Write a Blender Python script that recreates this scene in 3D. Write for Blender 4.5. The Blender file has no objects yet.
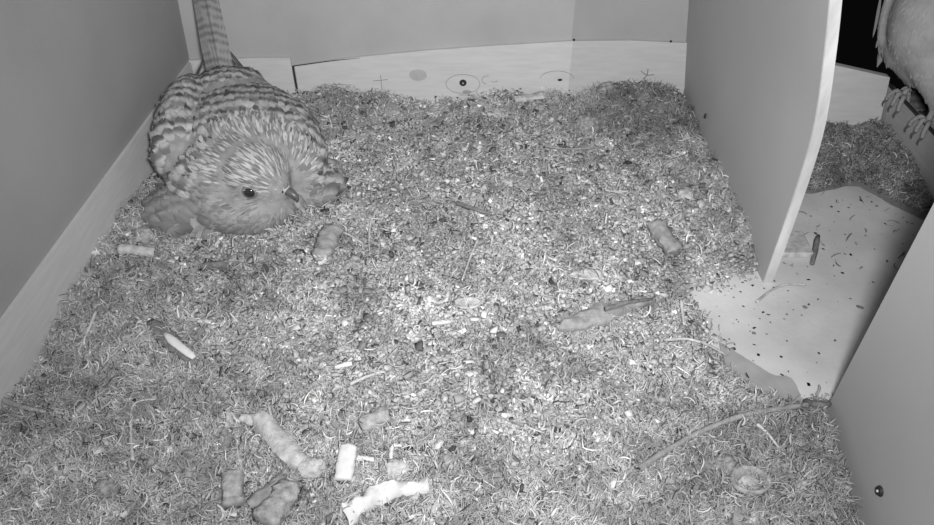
import bpy, bmesh, math, random
import numpy as np
from mathutils import Vector, Matrix, noise as mnoise
from mathutils.bvhtree import BVHTree

S = bpy.context.scene
COL = S.collection
random.seed(7)
RNG = np.random.default_rng(7)

# ------------------------------------------------------------------ camera
FPX, PITCH, CAMH = 700.0, math.radians(40.0), 0.42
cam_d = bpy.data.cameras.new('camera'); cam = bpy.data.objects.new('camera', cam_d); COL.objects.link(cam)
cam_d.sensor_width = 36.0; cam_d.lens = FPX * 36.0 / 934.0
cam_d.clip_start = 0.01; cam_d.clip_end = 50
cam.location = (0, 0, CAMH); cam.rotation_euler = (math.radians(90) - PITCH, 0, 0)
S.camera = cam

# ------------------------------------------------------------------ world: night outside the box
w = bpy.data.worlds.new('night'); S.world = w; w.use_nodes = True
w.node_tree.nodes['Background'].inputs[0].default_value = (0.02, 0.02, 0.02, 1)
w.node_tree.nodes['Background'].inputs[1].default_value = 0.12

# ------------------------------------------------------------------ infrared lamps beside the lens
def lamp_area(name, loc, target, size, power):
    d = bpy.data.lights.new(name, 'AREA'); d.shape = 'DISK'; d.size = size; d.energy = power
    o = bpy.data.objects.new(name, d); COL.objects.link(o); o.location = loc
    o.rotation_euler = (Vector(target) - Vector(loc)).to_track_quat('-Z', 'Y').to_euler()
    return o
def lamp_spot(name, loc, target, angle, blend, power, size):
    d = bpy.data.lights.new(name, 'SPOT'); d.spot_size = math.radians(angle); d.spot_blend = blend
    d.energy = power; d.shadow_soft_size = size
    o = bpy.data.objects.new(name, d); COL.objects.link(o); o.location = loc
    o.rotation_euler = (Vector(target) - Vector(loc)).to_track_quat('-Z', 'Y').to_euler()
    return o
lamp_area('infrared_lamp', (0.03, -0.005, 0.445), (0.0, 0.62, 0.05), 0.07, 3.1)
lamp_spot('infrared_beam', (0.035, 0.0, 0.44), (0.02, 0.85, 0.06), 88, 1.0, 16.5, 0.02)

# ------------------------------------------------------------------ exposure
S.view_settings.view_transform = 'Standard'
S.view_settings.look = 'None'
S.view_settings.gamma = 1
S.view_settings.use_curve_mapping = False
S.view_settings.exposure = 0.0
S.cycles.max_bounces = 6

# ------------------------------------------------------------------ helpers
def ray(px, py):
    x = (px - 467.0) / FPX; y = (262.5 - py) / FPX
    c, s = math.cos(PITCH), math.sin(PITCH)
    return Vector((x, c + s * y, -s + c * y))
def on_z(px, py, z=0.0):
    d = ray(px, py); t = (z - CAMH) / d.z
    return Vector((d.x * t, d.y * t, z))
def on_y(px, py, y):
    d = ray(px, py); t = y / d.y
    return Vector((d.x * t, y, CAMH + d.z * t))
def on_x(px, py, x):
    d = ray(px, py); t = x / d.x
    return Vector((x, d.y * t, CAMH + d.z * t))

def mat(name, c, rough=0.9, nscale=0, namt=0.0, bump=0.0, bscale=200, spec=0.2, grain=None, attr=None):
    m = bpy.data.materials.new(name); m.use_nodes = True
    nt = m.node_tree; N = nt.nodes; L = nt.links; b = N['Principled BSDF']
    b.inputs['Base Color'].default_value = (c, c, c, 1); b.inputs['Roughness'].default_value = rough
    b.inputs['Specular IOR Level'].default_value = spec
    tc = N.new('ShaderNodeTexCoord')
    mp = N.new('ShaderNodeMapping'); L.new(tc.outputs['Object'], mp.inputs['Vector'])
    if grain: mp.inputs['Scale'].default_value = grain
    src = None
    if attr:
        at = N.new('ShaderNodeAttribute'); at.attribute_name = attr; src = at.outputs['Color']
    if nscale:
        nz = N.new('ShaderNodeTexNoise'); nz.inputs['Scale'].default_value = nscale; nz.inputs['Detail'].default_value = 5
        L.new(mp.outputs[0], nz.inputs['Vector'])
        mr = N.new('ShaderNodeMapRange'); mr.inputs['From Min'].default_value = 0.3; mr.inputs['From Max'].default_value = 0.7
        mr.inputs['To Min'].default_value = 1 - namt; mr.inputs['To Max'].default_value = 1 + namt
        L.new(nz.outputs['Fac'], mr.inputs['Value'])
        mx = N.new('ShaderNodeVectorMath'); mx.operation = 'MULTIPLY'
        if src: L.new(src, mx.inputs[0])
        else: mx.inputs[0].default_value = (c, c, c)
        L.new(mr.outputs[0], mx.inputs[1]); src = mx.outputs[0]
    if src: L.new(src, b.inputs['Base Color'])
    if bump:
        n2 = N.new('ShaderNodeTexNoise'); n2.inputs['Scale'].default_value = bscale; n2.inputs['Detail'].default_value = 4
        L.new(mp.outputs[0], n2.inputs['Vector'])
        bp = N.new('ShaderNodeBump'); bp.inputs['Strength'].default_value = bump; bp.inputs['Distance'].default_value = 0.001
        L.new(n2.outputs['Fac'], bp.inputs['Height']); L.new(bp.outputs[0], b.inputs['Normal'])
    return m

M = {
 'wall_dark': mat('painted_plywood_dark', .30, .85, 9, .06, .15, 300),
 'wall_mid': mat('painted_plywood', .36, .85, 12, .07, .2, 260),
 'wall_mid_shaded': mat('painted_plywood_shade', .30, .85, 12, .06, .2, 260),  # back wall plywood again, darkened for the shaded right part
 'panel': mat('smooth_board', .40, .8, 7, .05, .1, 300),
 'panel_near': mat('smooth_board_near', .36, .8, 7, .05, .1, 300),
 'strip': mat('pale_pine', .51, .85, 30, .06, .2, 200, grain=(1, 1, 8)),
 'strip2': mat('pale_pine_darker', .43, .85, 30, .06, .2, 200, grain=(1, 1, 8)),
 'edge': mat('sawn_edge', .50, .9, 60, .25, .4, 300, grain=(1, 1, .25)),
 'floorw': mat('pale_floor', .56, .8, 16, .16, .25, 220),
 'dark': mat('near_black', .03, .5),
 'pencil': mat('pencil', .14, .7),
 'smudge': mat('smudge', .40, .9, 40, .1),
 'metal': mat('screw_metal', .25, .4, spec=.6),
 'chip': mat('litter_chip', .5, .95, attr='tone', spec=.1),
 'soil': mat('litter_base', .22, 1.0, 220, .6, 1.0, 400, spec=.05),
 'bark': mat('dark_bark', .17, .95, 160, .35, .6, 500, grain=(1, 1, 1)),
 'bark2': mat('mid_bark', .27, .95, 160, .25, .6, 500),
 'wood': mat('weathered_wood', .33, .95, 180, .35, 1.0, 600),
 'palewood': mat('pale_wood', .47, .85, 140, .28, .9, 500),
 'white': mat('white_splinter', .64, .8, 110, .08, .3, 400),
 'shade_grey': mat('painted_shade_grey', .36, .95, 60, .12, .2, 300),  # tone of the shade laid on the doorway floor
 'rim': mat('eyelid_rim', .22, .6),
 'slab': mat('grey_bark', .27, .95, 130, .35, 1.0, 500),
 'felt': mat('felted_grey', .27, 1.0, 260, .45, 1.0, 700),
 'straw': mat('straw', .52, .8, 200, .15),
 'beak': mat('beak_horn', .09, .35, spec=.5),
 'cere': mat('cere', .40, .6, 300, .08),
 'eye': mat('eye_dark', .02, .08, spec=.9),
 'lid': mat('eye_ring', .16, .6),
 'claw': mat('claw', .08, .35, spec=.5),
 'foot': mat('scaly_foot', .27, .7, 500, .15, .5, 700),
 'under': mat('down', .26, 1.0, 120, .2, .6, 300, spec=.05),
 'under2': mat('belly_down', .36, 1.0, 80, .12, .5, 300, spec=.05),
 'down_pale': mat('cheek_down', .44, 1.0, 200, .12, .6, 400, spec=.05),
}

def feather_mat():
    m = bpy.data.materials.new('feather'); m.use_nodes = True
    nt = m.node_tree; N = nt.nodes; L = nt.links; b = N['Principled BSDF']
    b.inputs['Roughness'].default_value = .85; b.inputs['Specular IOR Level'].default_value = .12
    at = N.new('ShaderNodeAttribute'); at.attribute_name = 'tone'
    tc = N.new('ShaderNodeTexCoord'); mp = N.new('ShaderNodeMapping'); mp.inputs['Scale'].default_value = (1, 1, 1)
    uv = N.new('ShaderNodeUVMap'); uv.uv_map = 'uv'
    L.new(uv.outputs[0], mp.inputs[0]); mp.inputs['Scale'].default_value = (16, 1.6, 1)
    nz = N.new('ShaderNodeTexNoise'); nz.inputs['Scale'].default_value = 1.0; nz.inputs['Detail'].default_value = 3
    L.new(mp.outputs[0], nz.inputs['Vector'])
    mr = N.new('ShaderNodeMapRange'); mr.inputs['To Min'].default_value = .72; mr.inputs['To Max'].default_value = 1.28
    L.new(nz.outputs['Fac'], mr.inputs['Value'])
    mx = N.new('ShaderNodeVectorMath'); mx.operation = 'MULTIPLY'
    L.new(at.outputs['Color'], mx.inputs[0]); L.new(mr.outputs[0], mx.inputs[1]); L.new(mx.outputs[0], b.inputs['Base Color'])
    return m
M['feather'] = feather_mat()

def link(name, me, m=None, parent=None, label=None, cat=None, group=None, kind=None, smooth=False):
    o = bpy.data.objects.new(name, me); COL.objects.link(o)
    if m is not None: me.materials.append(m)
    if parent is not None:
        o.parent = parent; off = Vector(); q = parent
        while q is not None: off += q.location; q = q.parent
        # children are given in world space: bring them to the parent's space
        if off.length > 0: me.transform(Matrix.Translation(-off))
    if label: o['label'] = label
    if cat: o['category'] = cat
    if group: o['group'] = group
    if kind: o['kind'] = kind
    if smooth: me.polygons.foreach_set('use_smooth', [True] * len(me.polygons))
    return o
def pymesh(name, V, F):
    me = bpy.data.meshes.new(name); me.from_pydata([tuple(v) for v in V], [], F); me.update(); return me
def empty(name, loc, label, cat, group=None):
    o = bpy.data.objects.new(name, None); COL.objects.link(o); o.location = loc; o['label'] = label; o['category'] = cat
    o.empty_display_size = .02
    if group: o['group'] = group
    return o
def npmesh(name, V, Q, color=None, uv=None, tri=False):
    """V (n,3), Q (m,4 or 3) numpy -> mesh, optional per-vertex colour and uv"""
    k = Q.shape[1]
    me = bpy.data.meshes.new(name)
    me.vertices.add(len(V)); me.vertices.foreach_set('co', V.astype(np.float32).ravel())
    me.loops.add(Q.size); me.loops.foreach_set('vertex_index', Q.astype(np.int32).ravel())
    me.polygons.add(len(Q)); me.polygons.foreach_set('loop_start', np.arange(0, Q.size, k, dtype=np.int32))
    me.update(calc_edges=True)
    if color is not None:
        a = me.color_attributes.new('tone', 'FLOAT_COLOR', 'POINT')
        c = np.ones((len(V), 4), np.float32); c[:, :3] = color.reshape(-1, 1); a.data.foreach_set('color', c.ravel())
    if uv is not None:
        l = me.uv_layers.new(name='uv'); l.data.foreach_set('uv', uv[Q.ravel()].astype(np.float32).ravel())
    return me

def slab(name, pts, thick, m, nrm, div=1, **kw):
    """thick board from an outline (list of Vector, planar-ish) pushed by thick along nrm"""
    nrm = Vector(nrm).normalized(); n = len(pts)
    V = [p for p in pts] + [p + nrm * thick for p in pts]
    F = [list(range(n))[::-1], list(range(n, 2 * n))] + [[i, (i + 1) % n, n + (i + 1) % n, n + i] for i in range(n)]
    me = pymesh(name, V, F)
    bm = bmesh.new(); bm.from_mesh(me); bmesh.ops.recalc_face_normals(bm, faces=bm.faces); bm.to_mesh(me); bm.free()
    return link(name, me, m, **kw)
def grid_board(name, rows, thick, nrm, m, **kw):
    """rows: list of equally long lists of Vectors (front face); gives a closed bowed board"""
    nrm = Vector(nrm).normalized(); R, C = len(rows), len(rows[0])
    V = [p for r in rows for p in r]; V += [p + nrm * thick for p in V]
    o = R * C; F = []
    for i in range(R - 1):
        for j in range(C - 1):
            a = i * C + j; F.append([a, a + 1, a + C + 1, a + C]); F.append([o + a + C, o + a + C + 1, o + a + 1, o + a])
    rim = [j for j in range(C)] + [i * C + C - 1 for i in range(1, R)] + [(R - 1) * C + j for j in range(C - 2, -1, -1)] + [i * C for i in range(R - 2, 0, -1)]
    for k in range(len(rim)):
        a, b = rim[k], rim[(k + 1) % len(rim)]; F.append([a, o + a, o + b, b])
    me = pymesh(name, V, F)
    bm = bmesh.new(); bm.from_mesh(me); bmesh.ops.recalc_face_normals(bm, faces=bm.faces); bm.to_mesh(me); bm.free()
    return link(name, me, m, **kw)

def soft(o, ang=.45):
    o.data.polygons.foreach_set('use_smooth', [True] * len(o.data.polygons)); o.data.set_sharp_from_angle(angle=ang); return o

def frames(P):
    T = []
    for i in range(len(P)):
        a = P[max(0, i - 1)]; b = P[min(len(P) - 1, i + 1)]; T.append((b - a).normalized())
    u = T[0].cross(Vector((0, 0, 1)))
    if u.length < .1: u = T[0].cross(Vector((1, 0, 0)))
    u.normalize(); out = []
    for t in T:
        u = (u - t * u.dot(t)).normalized(); out.append((t, u, t.cross(u).normalized()))
    return out
def tube(P, rad, sides=8, flat=1.0, rough=0.0, seed=0, close=True, square=0.0):
    """V,F of a tube; rad float or list; flat squashes it along its second axis; rough = relative radial noise"""
    P = [Vector(p) for p in P]; fr = frames(P); V = []; F = []
    for i, (p, (t, u, v)) in enumerate(zip(P, fr)):
        r = rad[i] if isinstance(rad, (list, tuple)) else rad
        for k in range(sides):
            a = 2 * math.pi * k / sides
            q = 1 + rough * mnoise.noise(Vector((math.cos(a) * 1.3 + seed * 3.1, math.sin(a) * 1.3, i * .7 + seed))) + rough * .6 * mnoise.noise(Vector((math.cos(a) * 4 + seed, math.sin(a) * 4, i * .2)))
            if sides > 16: q += rough * .55 * mnoise.noise(Vector((math.cos(a) * 8 + seed, math.sin(a) * 8, i * .12)))
            if square: q *= 1 + square * (1 / (math.cos(a) ** 6 + math.sin(a) ** 6) ** (1 / 6) - 1)
            V.append(p + u * (math.cos(a) * r * q) + v * (math.sin(a) * r * q * flat))
    n = len(P)
    for i in range(n - 1):
        for k in range(sides):
            a = i * sides + k; b = i * sides + (k + 1) % sides; F.append([a, b, b + sides, a + sides])
    if close: F.append(list(range(sides))[::-1]); F.append([(n - 1) * sides + k for k in range(sides)])
    return V, F
def interp(P, n):
    """Catmull-Rom through P, n samples per span"""
    P = [Vector(p) for p in P]; out = []
    for i in range(len(P) - 1):
        a = P[max(0, i - 1)]; b = P[i]; c = P[i + 1]; d = P[min(len(P) - 1, i + 2)]
        for k in range(n):
            t = k / n
            out.append(.5 * ((2 * b) + (c - a) * t + (2 * a - 5 * b + 4 * c - d) * t * t + (3 * b - a - 3 * c + d) * t ** 3))
    out.append(P[-1]); return out

# ------------------------------------------------------------------ litter height field
_lat = RNG.random((256, 256))
def vnoise(x, y, s, seed=0):
    x = np.asarray(x) * s + 37.7 * seed + 100; y = np.asarray(y) * s + 11.3 * seed + 100
    xi = np.floor(x).astype(int); yi = np.floor(y).astype(int); fx = x - xi; fy = y - yi
    fx = fx * fx * (3 - 2 * fx); fy = fy * fy * (3 - 2 * fy)
    g = lambda a, b: _lat[a % 256, b % 256]
    return (g(xi, yi) * (1 - fx) + g(xi + 1, yi) * fx) * (1 - fy) + (g(xi, yi + 1) * (1 - fx) + g(xi + 1, yi + 1) * fx) * fy - .5
FLOORZ = -0.012
BUMPS = []   # x, y, sx, sy, height
def bump(px, py, sx, sy, h, z=0.0):
    p = on_z(px, py, z); BUMPS.append((p.x, p.y, sx, sy, h))
bump(570, 92, .06, .022, .030); bump(620, 105, .05, .03, .022); bump(665, 118, .03, .04, .020); bump(500, 105, .06, .02, .012)
bump(335, 105, .06, .03, .016); bump(390, 100, .06, .02, .006)
bump(735, 195, .022, .05, .012); bump(755, 235, .015, .03, .008)
bump(130, 230, .03, .06, .014); bump(75, 300, .03, .05, .010); bump(60, 450, .05, .05, .008); bump(560, 340, .05, .02, -.006)
bump(480, 450, .03, .03, -.005); bump(365, 290, .03, .02, -.004); bump(700, 470, .06, .04, .006); bump(210, 268, .03, .012, -.006)
# the bare patch of floor at the doorway (outline in world x, y)
BARE = [on_z(*p, FLOORZ) for p in [(790, 262), (752, 280), (705, 300), (712, 330), (738, 372), (770, 392), (800, 400), (836, 404), (990, 420), (1100, 150), (870, 200), (815, 205)]]
BX = np.array([p.x for p in BARE]); BY = np.array([p.y for p in BARE])
def bare_dist(x, y):
    """signed distance to the bare patch: positive outside"""
    x = np.atleast_1d(np.asarray(x, float)); y = np.atleast_1d(np.asarray(y, float))
    best = np.full(x.shape, 1e9); inside = np.zeros(x.shape, bool); n = len(BX)
    for i in range(n):
        x0, y0, x1, y1 = BX[i], BY[i], BX[(i + 1) % n], BY[(i + 1) % n]
        dx, dy = x1 - x0, y1 - y0
        t = np.clip(((x - x0) * dx + (y - y0) * dy) / (dx * dx + dy * dy), 0, 1)
        best = np.minimum(best, np.hypot(x - x0 - t * dx, y - y0 - t * dy))
        c = ((y0 > y) != (y1 > y)) & (x < (x1 - x0) * (y - y0) / (y1 - y0 + 1e-12) + x0); inside ^= c
    return np.where(inside, -best, best)
def height(x, y):
    x = np.atleast_1d(np.asarray(x, float)); y = np.atleast_1d(np.asarray(y, float))
    h = .005 * vnoise(x, y, 14, 1) + .007 * vnoise(x, y, 42, 2) + .006 * vnoise(x, y, 95, 3) + .003 * vnoise(x, y, 210, 4)
    for bx, by, sx, sy, a in BUMPS: h = h + a * np.exp(-((x - bx) / sx) ** 2 - ((y - by) / sy) ** 2)
    d = bare_dist(x, y) + .012 * vnoise(x, y, 60, 5)
    k = np.clip(d / .035, 0, 1); k = k * k * (3 - 2 * k)
    return (FLOORZ - .002) + (h - FLOORZ + .002) * k
def H(x, y): return float(height(x, y)[0])
def ground(px, py, up=0.0):
    z = 0.0
    for _ in range(6):
        p = on_z(px, py, z + up); z = H(p.x, p.y)
    return on_z(px, py, z + up)

# ------------------------------------------------------------------ the box itself
XL, YB = -0.340, 0.822
def structure(o): o['kind'] = 'structure'; return o
TOP = 0.50
structure(slab('floor', [Vector((-.37, -.12, FLOORZ)), Vector((.60, -.12, FLOORZ)), Vector((.60, .85, FLOORZ)), Vector((-.37, .85, FLOORZ))], .012, M['floorw'], (0, 0, -1)))
structure(slab('ceiling', [Vector((-.37, -.12, TOP)), Vector((.30, -.12, TOP)), Vector((.30, .85, TOP)), Vector((-.37, .85, TOP))], .012, M['wall_mid'], (0, 0, 1)))
# left wall leans in a little towards its top
def wl(y, z): return Vector((XL - .004 + .08 * max(0, z - .05) * (.3 + max(0, y - .35)), y, z))
zs = [FLOORZ, .05, .1, .16, .22, .3, .4, TOP]; ys = [-.10, .1, .25, .4, .55, .7, YB + .012]
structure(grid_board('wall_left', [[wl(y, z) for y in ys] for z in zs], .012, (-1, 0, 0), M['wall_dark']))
# left base board: top edge seen in the photograph
a = on_x(0, 325, XL); b = on_x(150, 118, XL)
sl = (b.z - a.z) / (b.y - a.y)
bl = [[Vector((XL, y, FLOORZ)) for y in ys[:-1] + [YB - .004]], [Vector((XL, y, a.z + sl * (y - a.y))) for y in ys[:-1] + [YB - .004]]]
structure(grid_board('baseboard_left', bl, .0035, (-1, 0, 0), M['strip']))
# back wall: right part coloured darker, shade put into its tone
def back_sheet(name, x0, x1, m):
    return structure(grid_board(name, [[Vector((x0 + (x1 - x0) * i / 4, YB + .004, z)) for i in range(5)] for z in (FLOORZ, .1, .25, TOP)], .012, (0, 1, 0), m))
xs_split = on_y(573, 30, YB).x
back_sheet('wall_back', XL - .004, xs_split, M['wall_mid'])
back_sheet('wall_back_right', xs_split, .262 + .03, M['wall_mid_shaded'])
def bstrip(name, top, m):
    top = [on_y(px, py, YB) for px, py in top]
    rows = [[Vector((p.x, YB, FLOORZ)) for p in top], top]
    return structure(grid_board(name, rows, .0035, (0, 1, 0), m))
s0 = bstrip('baseboard_back_left', [(150, 62), (200, 60), (254, 58), (290, 58)], M['strip'])
s1 = bstrip('baseboard_back', [(294.5, 66), (350, 58), (420, 51), (490, 46), (573, 41)], M['strip'])
s2 = bstrip('baseboard_back_right', [(573, 41), (630, 40.5), (686, 43), (694, 43.5)], M['strip2'])  # same board, darker tone carries the painted shade of the right part
# lean the joint of the two boards as in the photograph: a dark sliver showing in the gap
sv, sf = tube([on_y(293, 66, YB - .0006), on_y(298, 95, YB - .0006)], .0011, 6)
link('joint_gap', pymesh('joint_gap', sv, sf), M['dark'], parent=s1)
sv, sf = tube([on_y(293, 66, YB - .0004), on_y(330, 61, YB - .0004), on_y(360, 58, YB - .0004)], [.0006, .0005, .0002], 6, rough=.9)
link('torn_edge', pymesh('torn_edge', sv, sf), M['dark'], parent=s1)
# pencil marks on the back board
def mark(name, pts, parent, r=.00024, closed=False, m='pencil'):
    P = [on_y(px, py, YB - .0003) for px, py in pts]
    if closed: P.append(P[0])
    P = interp(P, 4) if len(P) > 2 else P
    v, f = tube(P, r, 5); link(name, pymesh(name, v, f), M[m], parent=parent)
def ell(cx, cy, rx, ry, a0=0, a1=360, n=14): return [(cx + rx * math.cos(math.radians(a0 + (a1 - a0) * i / n)), cy + ry * math.sin(math.radians(a0 + (a1 - a0) * i / n))) for i in range(n + 1)]
mark('pencil_cross', [(373, 81), (388, 79.5)], s1, .0003); mark('pencil_cross', [(380.5, 75), (382, 90)], s1, .0003)
mark('pencil_ellipse', ell(463, 84, 17, 9.5), s1); mark('pencil_curve', ell(487, 80, 5, 4, 100, 290, 8), s1); mark('pencil_curve', ell(494, 80, 4, 2, 20, 140, 5), s1)
mark('pencil_arc', ell(557, 79, 17, 8, 185, 355), s1)
mark('pencil_arc', [(327, 95), (328, 88), (332, 84.5), (340, 84.5), (352, 85)], s1); mark('pencil_cross', [(641, 71), (647, 75), (654, 74.5)], s2, .0005)
mark('pencil_cross', [(648, 69), (647, 75), (643, 79)], s2, .0005); mark('pencil_dash', [(459, 95), (474, 95)], s1, .0003)
def disc(name, c, nrm, r, m, parent, depth=.001, n=20, sx=1, sy=1, label=None):
    bm = bmesh.new(); bmesh.ops.create_cone(bm, cap_ends=True, segments=n, radius1=r, radius2=r * .75, depth=depth)
    q = Vector(nrm).to_track_quat('Z', 'Y').to_matrix().to_4x4()
    bmesh.ops.transform(bm, matrix=Matrix.Translation(c) @ q @ Matrix.Diagonal((sx, sy, 1, 1)), verts=bm.verts)
    me = bpy.data.meshes.new(name); bm.to_mesh(me); bm.free()
    return link(name, me, m, parent=parent, label=label)
p = on_y(463, 83, YB - .0005); disc('screw', p, (0, -1, 0), .0048, M['dark'], s1, .0016, label='dark round screw head'); disc('screw_slot', p + Vector((0, -.0009, 0)), (0, -1, 0), .0012, M['cere'], s1, .0006)
p = on_y(418, 75, YB + .0002); disc('stain', p, (0, -1, 0), .012, M['smudge'], s1, .0007, sx=1.15, sy=.8, label='grey smudged stain')
p = on_y(467, 92, YB - .0002); disc('stain', p, (0, -1, 0), .004, M['bark2'], s1, .0007, sx=1.5, sy=.7)
for px, py, r in ((336, 90, .0028), (560, 80, .0024)):
    p = on_y(px, py, YB - .0002); disc('nail', p, (0, -1, 0), r, M['dark'], s1, .0008, sx=1.3, sy=.8)
for px, py in ((574, 40), (671, 41.5)):
    p = on_y(px, py, YB - .001); disc('nail', p, (0, -1, 0), .0016, M['dark'], s2, .0008)

# far part of the dividing wall, bowed inward towards its top; front edge traced on its own vertical plane
YE = 0.486
edge_l = [on_y(px, py, YE) for px, py in [(765, 276), (783, 225), (803, 165), (815, 118), (823, 60), (829, 0), (832, -60), (833, -130)]]
edge_l[0].z = FLOORZ
edge_l = interp(edge_l, 3)
back_l = []
for q in edge_l:
    back_l.append(None)
bl_pts = [on_y(px, py, YB + .004) for px, py in [(681, 118), (683, 100), (684.5, 72), (686, 42), (689, 0), (691, -50), (692, -110)]]
def back_x(z):
    P = bl_pts
    for i in range(len(P) - 1):
        if P[i].z <= z <= P[i + 1].z:
            t = (z - P[i].z) / (P[i + 1].z - P[i].z); return P[i].x + t * (P[i + 1].x - P[i].x)
    return P[0].x if z < P[0].z else P[-1].x - .0 
rows = []
for q in edge_l:
    r = []
    for j in range(13):
        t = j / 12; bx = back_x(q.z); r.append(Vector((q.x + (bx - q.x) * t, YE + (YB + .004 - YE) * t, q.z)))
    rows.append(r)
part = structure(grid_board('wall_right', rows, .0085, (1, 0, 0), M['panel'])); soft(part)
# paler sawn edge facing the room
er = [[q + Vector((.0003, -.0009, 0)), q + Vector((.0088, -.0009, 0))] for q in edge_l]
eo = grid_board('sawn_edge', er, .0008, (0, 1, 0), M['edge'], parent=part, label='pale sawn plywood edge')
for px, py in ((706, 116), ):
    p = on_x(px, py, .272); disc('nail_hole', p + Vector((-.001, 0, 0)), (-1, 0, 0), .0022, M['dark'], part, .0012, sy=1.6)
# near part of the dividing wall
nb = [on_z(px, py, FLOORZ) for px, py in ((829, 408), (846, 470), (864, 540), (880, 640))]
XN = on_z(830, 402, 0).x
rows = []
for z in (FLOORZ, .03, .08, .13, .18, .25, .35, TOP):
    r = []
    for j in range(7):
        t = j / 6; y = .337 - t * .43
        x = XN - .018 * min(1, max(0, (.337 - y) / .1)) ** 1.3 * max(0, 1 - z / .12)
        r.append(Vector((x, y, z)))
    rows.append(r)
near = structure(grid_board('wall_right_front', rows, .0095, (1, 0, 0), M['panel_near'])); soft(near)
_bv = BVHTree.FromPolygons([v.co for v in near.data.vertices], [list(q.vertices) for q in near.data.polygons])
p = _bv.ray_cast(Vector((0, 0, CAMH)), ray(880, 491))[0]; disc('screw', Vector((p.x - .0008, p.y, p.z)), (-1, 0, .1), .0036, M['dark'], near, .0016, label='dark screw head'); disc('screw_slot', Vector((p.x - .0017, p.y, p.z)), (-1, 0, 0), .001, M['white'], near, .001)

# wall behind the camera
structure(slab('wall_front', [Vector((-.36, -.10, FLOORZ)), Vector((.30, -.10, FLOORZ)), Vector((.30, -.10, TOP)), Vector((-.36, -.10, TOP))], .012, M['wall_mid'], (0, -1, 0)))

# entrance compartment: low back board and low side board
YO = .71
pts = [on_y(806, 62, YO), on_y(832, 64.5, YO), on_y(890, 77.5, YO)]
pts[0].x -= .0
ob = structure(slab('wall_entrance_back', [Vector((pts[0].x, YO, FLOORZ)), Vector((pts[2].x + .018, YO, FLOORZ)), pts[2], pts[1], pts[0]], .009, M['strip'], (0, 1, 0)))
XO = pts[2].x + .004
e0 = on_x(891, 92, XO); e1 = on_x(934, 139, XO)
sl2 = (e1.z - e0.z) / (e1.y - e0.y)
def etop(y): return e0.z + sl2 * (y - e0.y) if y > .60 else max(.02, e0.z + sl2 * (.60 - e0.y))
side = structure(grid_board('wall_entrance_side', [[Vector((XO + .020, y, FLOORZ)) for y in (.2, .45, .60, .66, YO + .009)], [Vector((XO, y, etop(y))) for y in (.2, .45, .60, .66, YO + .009)]], .009, (1, 0, 0), M['strip2']))
dv, df = tube([Vector((XO + .0045, y, etop(y) + .0006)) for y in (.2, .45, .60, .66, YO + .009)], .0022, 6)
link('dark_rim', pymesh('dark_rim', dv, df), M['dark'], parent=side)

# ------------------------------------------------------------------ litter: base surface, crumbs and moss fibres
def rotmats(n, tilt):
    """random rotations: spin about z then tilt (radians, array)"""
    a = RNG.random(n) * 2 * np.pi; b = tilt * RNG.normal(size=n); c = tilt * RNG.normal(size=n)
    ca, sa, cb, sb, cc, sc = np.cos(a), np.sin(a), np.cos(b), np.sin(b), np.cos(c), np.sin(c)
    Z = np.zeros(n); O = np.ones(n)
    Rz = np.stack([ca, -sa, Z, sa, ca, Z, Z, Z, O], 1).reshape(n, 3, 3)
    Rx = np.stack([O, Z, Z, Z, cb, -sb, Z, sb, cb], 1).reshape(n, 3, 3)
    Ry = np.stack([cc, Z, sc, Z, O, Z, -sc, Z, cc], 1).reshape(n, 3, 3)
    return Rx @ Ry @ Rz
def scatter_pts(n, x0, x1, y0, y1, keep):
    """n points inside; denser near the camera where they show larger"""
    X = []; Y = []; c = 0
    while c < n:
        x = x0 + (x1 - x0) * RNG.random(n); y = y0 + (y1 - y0) * RNG.random(n)
        k = keep(x, y) > RNG.random(n); X.append(x[k]); Y.append(y[k]); c += k.sum()
    return np.concatenate(X)[:n], np.concatenate(Y)[:n]
def in_room(x, y):
    """1 in the nest room, 0 beyond the walls"""
    xr = np.where(y > YE - .005, np.interp(y, [YE, YB], [edge_l[0].x - .001, bl_pts[0].x - .001]), np.where(y < .337, XN - .006 - .018 * np.clip((.337 - y) / .1, 0, 1), .33))
    return ((x > XL + .001) & (x < xr) & (y < YB - .001)).astype(float)
def room_keep(x, y):
    d = bare_dist(x, y) + .018 * vnoise(x, y, 45, 5)
    return in_room(x, y) * np.clip((d + .004) / .028, 0, 1)
def mossiness(x, y):
    """0 = fine crumbs, 1 = curly moss"""
    def g(px, py, sx, sy):
        p = on_z(px, py); return np.exp(-((x - p.x) / sx) ** 2 - ((y - p.y) / sy) ** 2)
    m = 1.2 * g(60, 430, .13, .12) + 1.0 * g(640, 115, .12, .10) + .9 * g(790, 470, .12, .09) + .8 * g(340, 110, .08, .05) + .8 * g(560, 500, .3, .045) + .8 * g(130, 260, .05, .12) + .9 * g(740, 215, .03, .09)
    return np.clip(m + .5 * vnoise(x, y, 22, 9), 0, 1)
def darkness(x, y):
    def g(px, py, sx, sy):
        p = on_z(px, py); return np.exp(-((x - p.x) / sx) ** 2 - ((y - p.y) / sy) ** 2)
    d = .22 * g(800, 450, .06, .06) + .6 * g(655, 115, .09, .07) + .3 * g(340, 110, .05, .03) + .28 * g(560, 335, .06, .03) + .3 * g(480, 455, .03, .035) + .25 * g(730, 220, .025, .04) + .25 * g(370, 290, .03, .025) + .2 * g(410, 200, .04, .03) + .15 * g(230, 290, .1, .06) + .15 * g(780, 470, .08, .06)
    return np.clip(d + .25 * np.clip(vnoise(x, y, 30, 12) * 2, -.2, 1), 0, .8)
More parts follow.
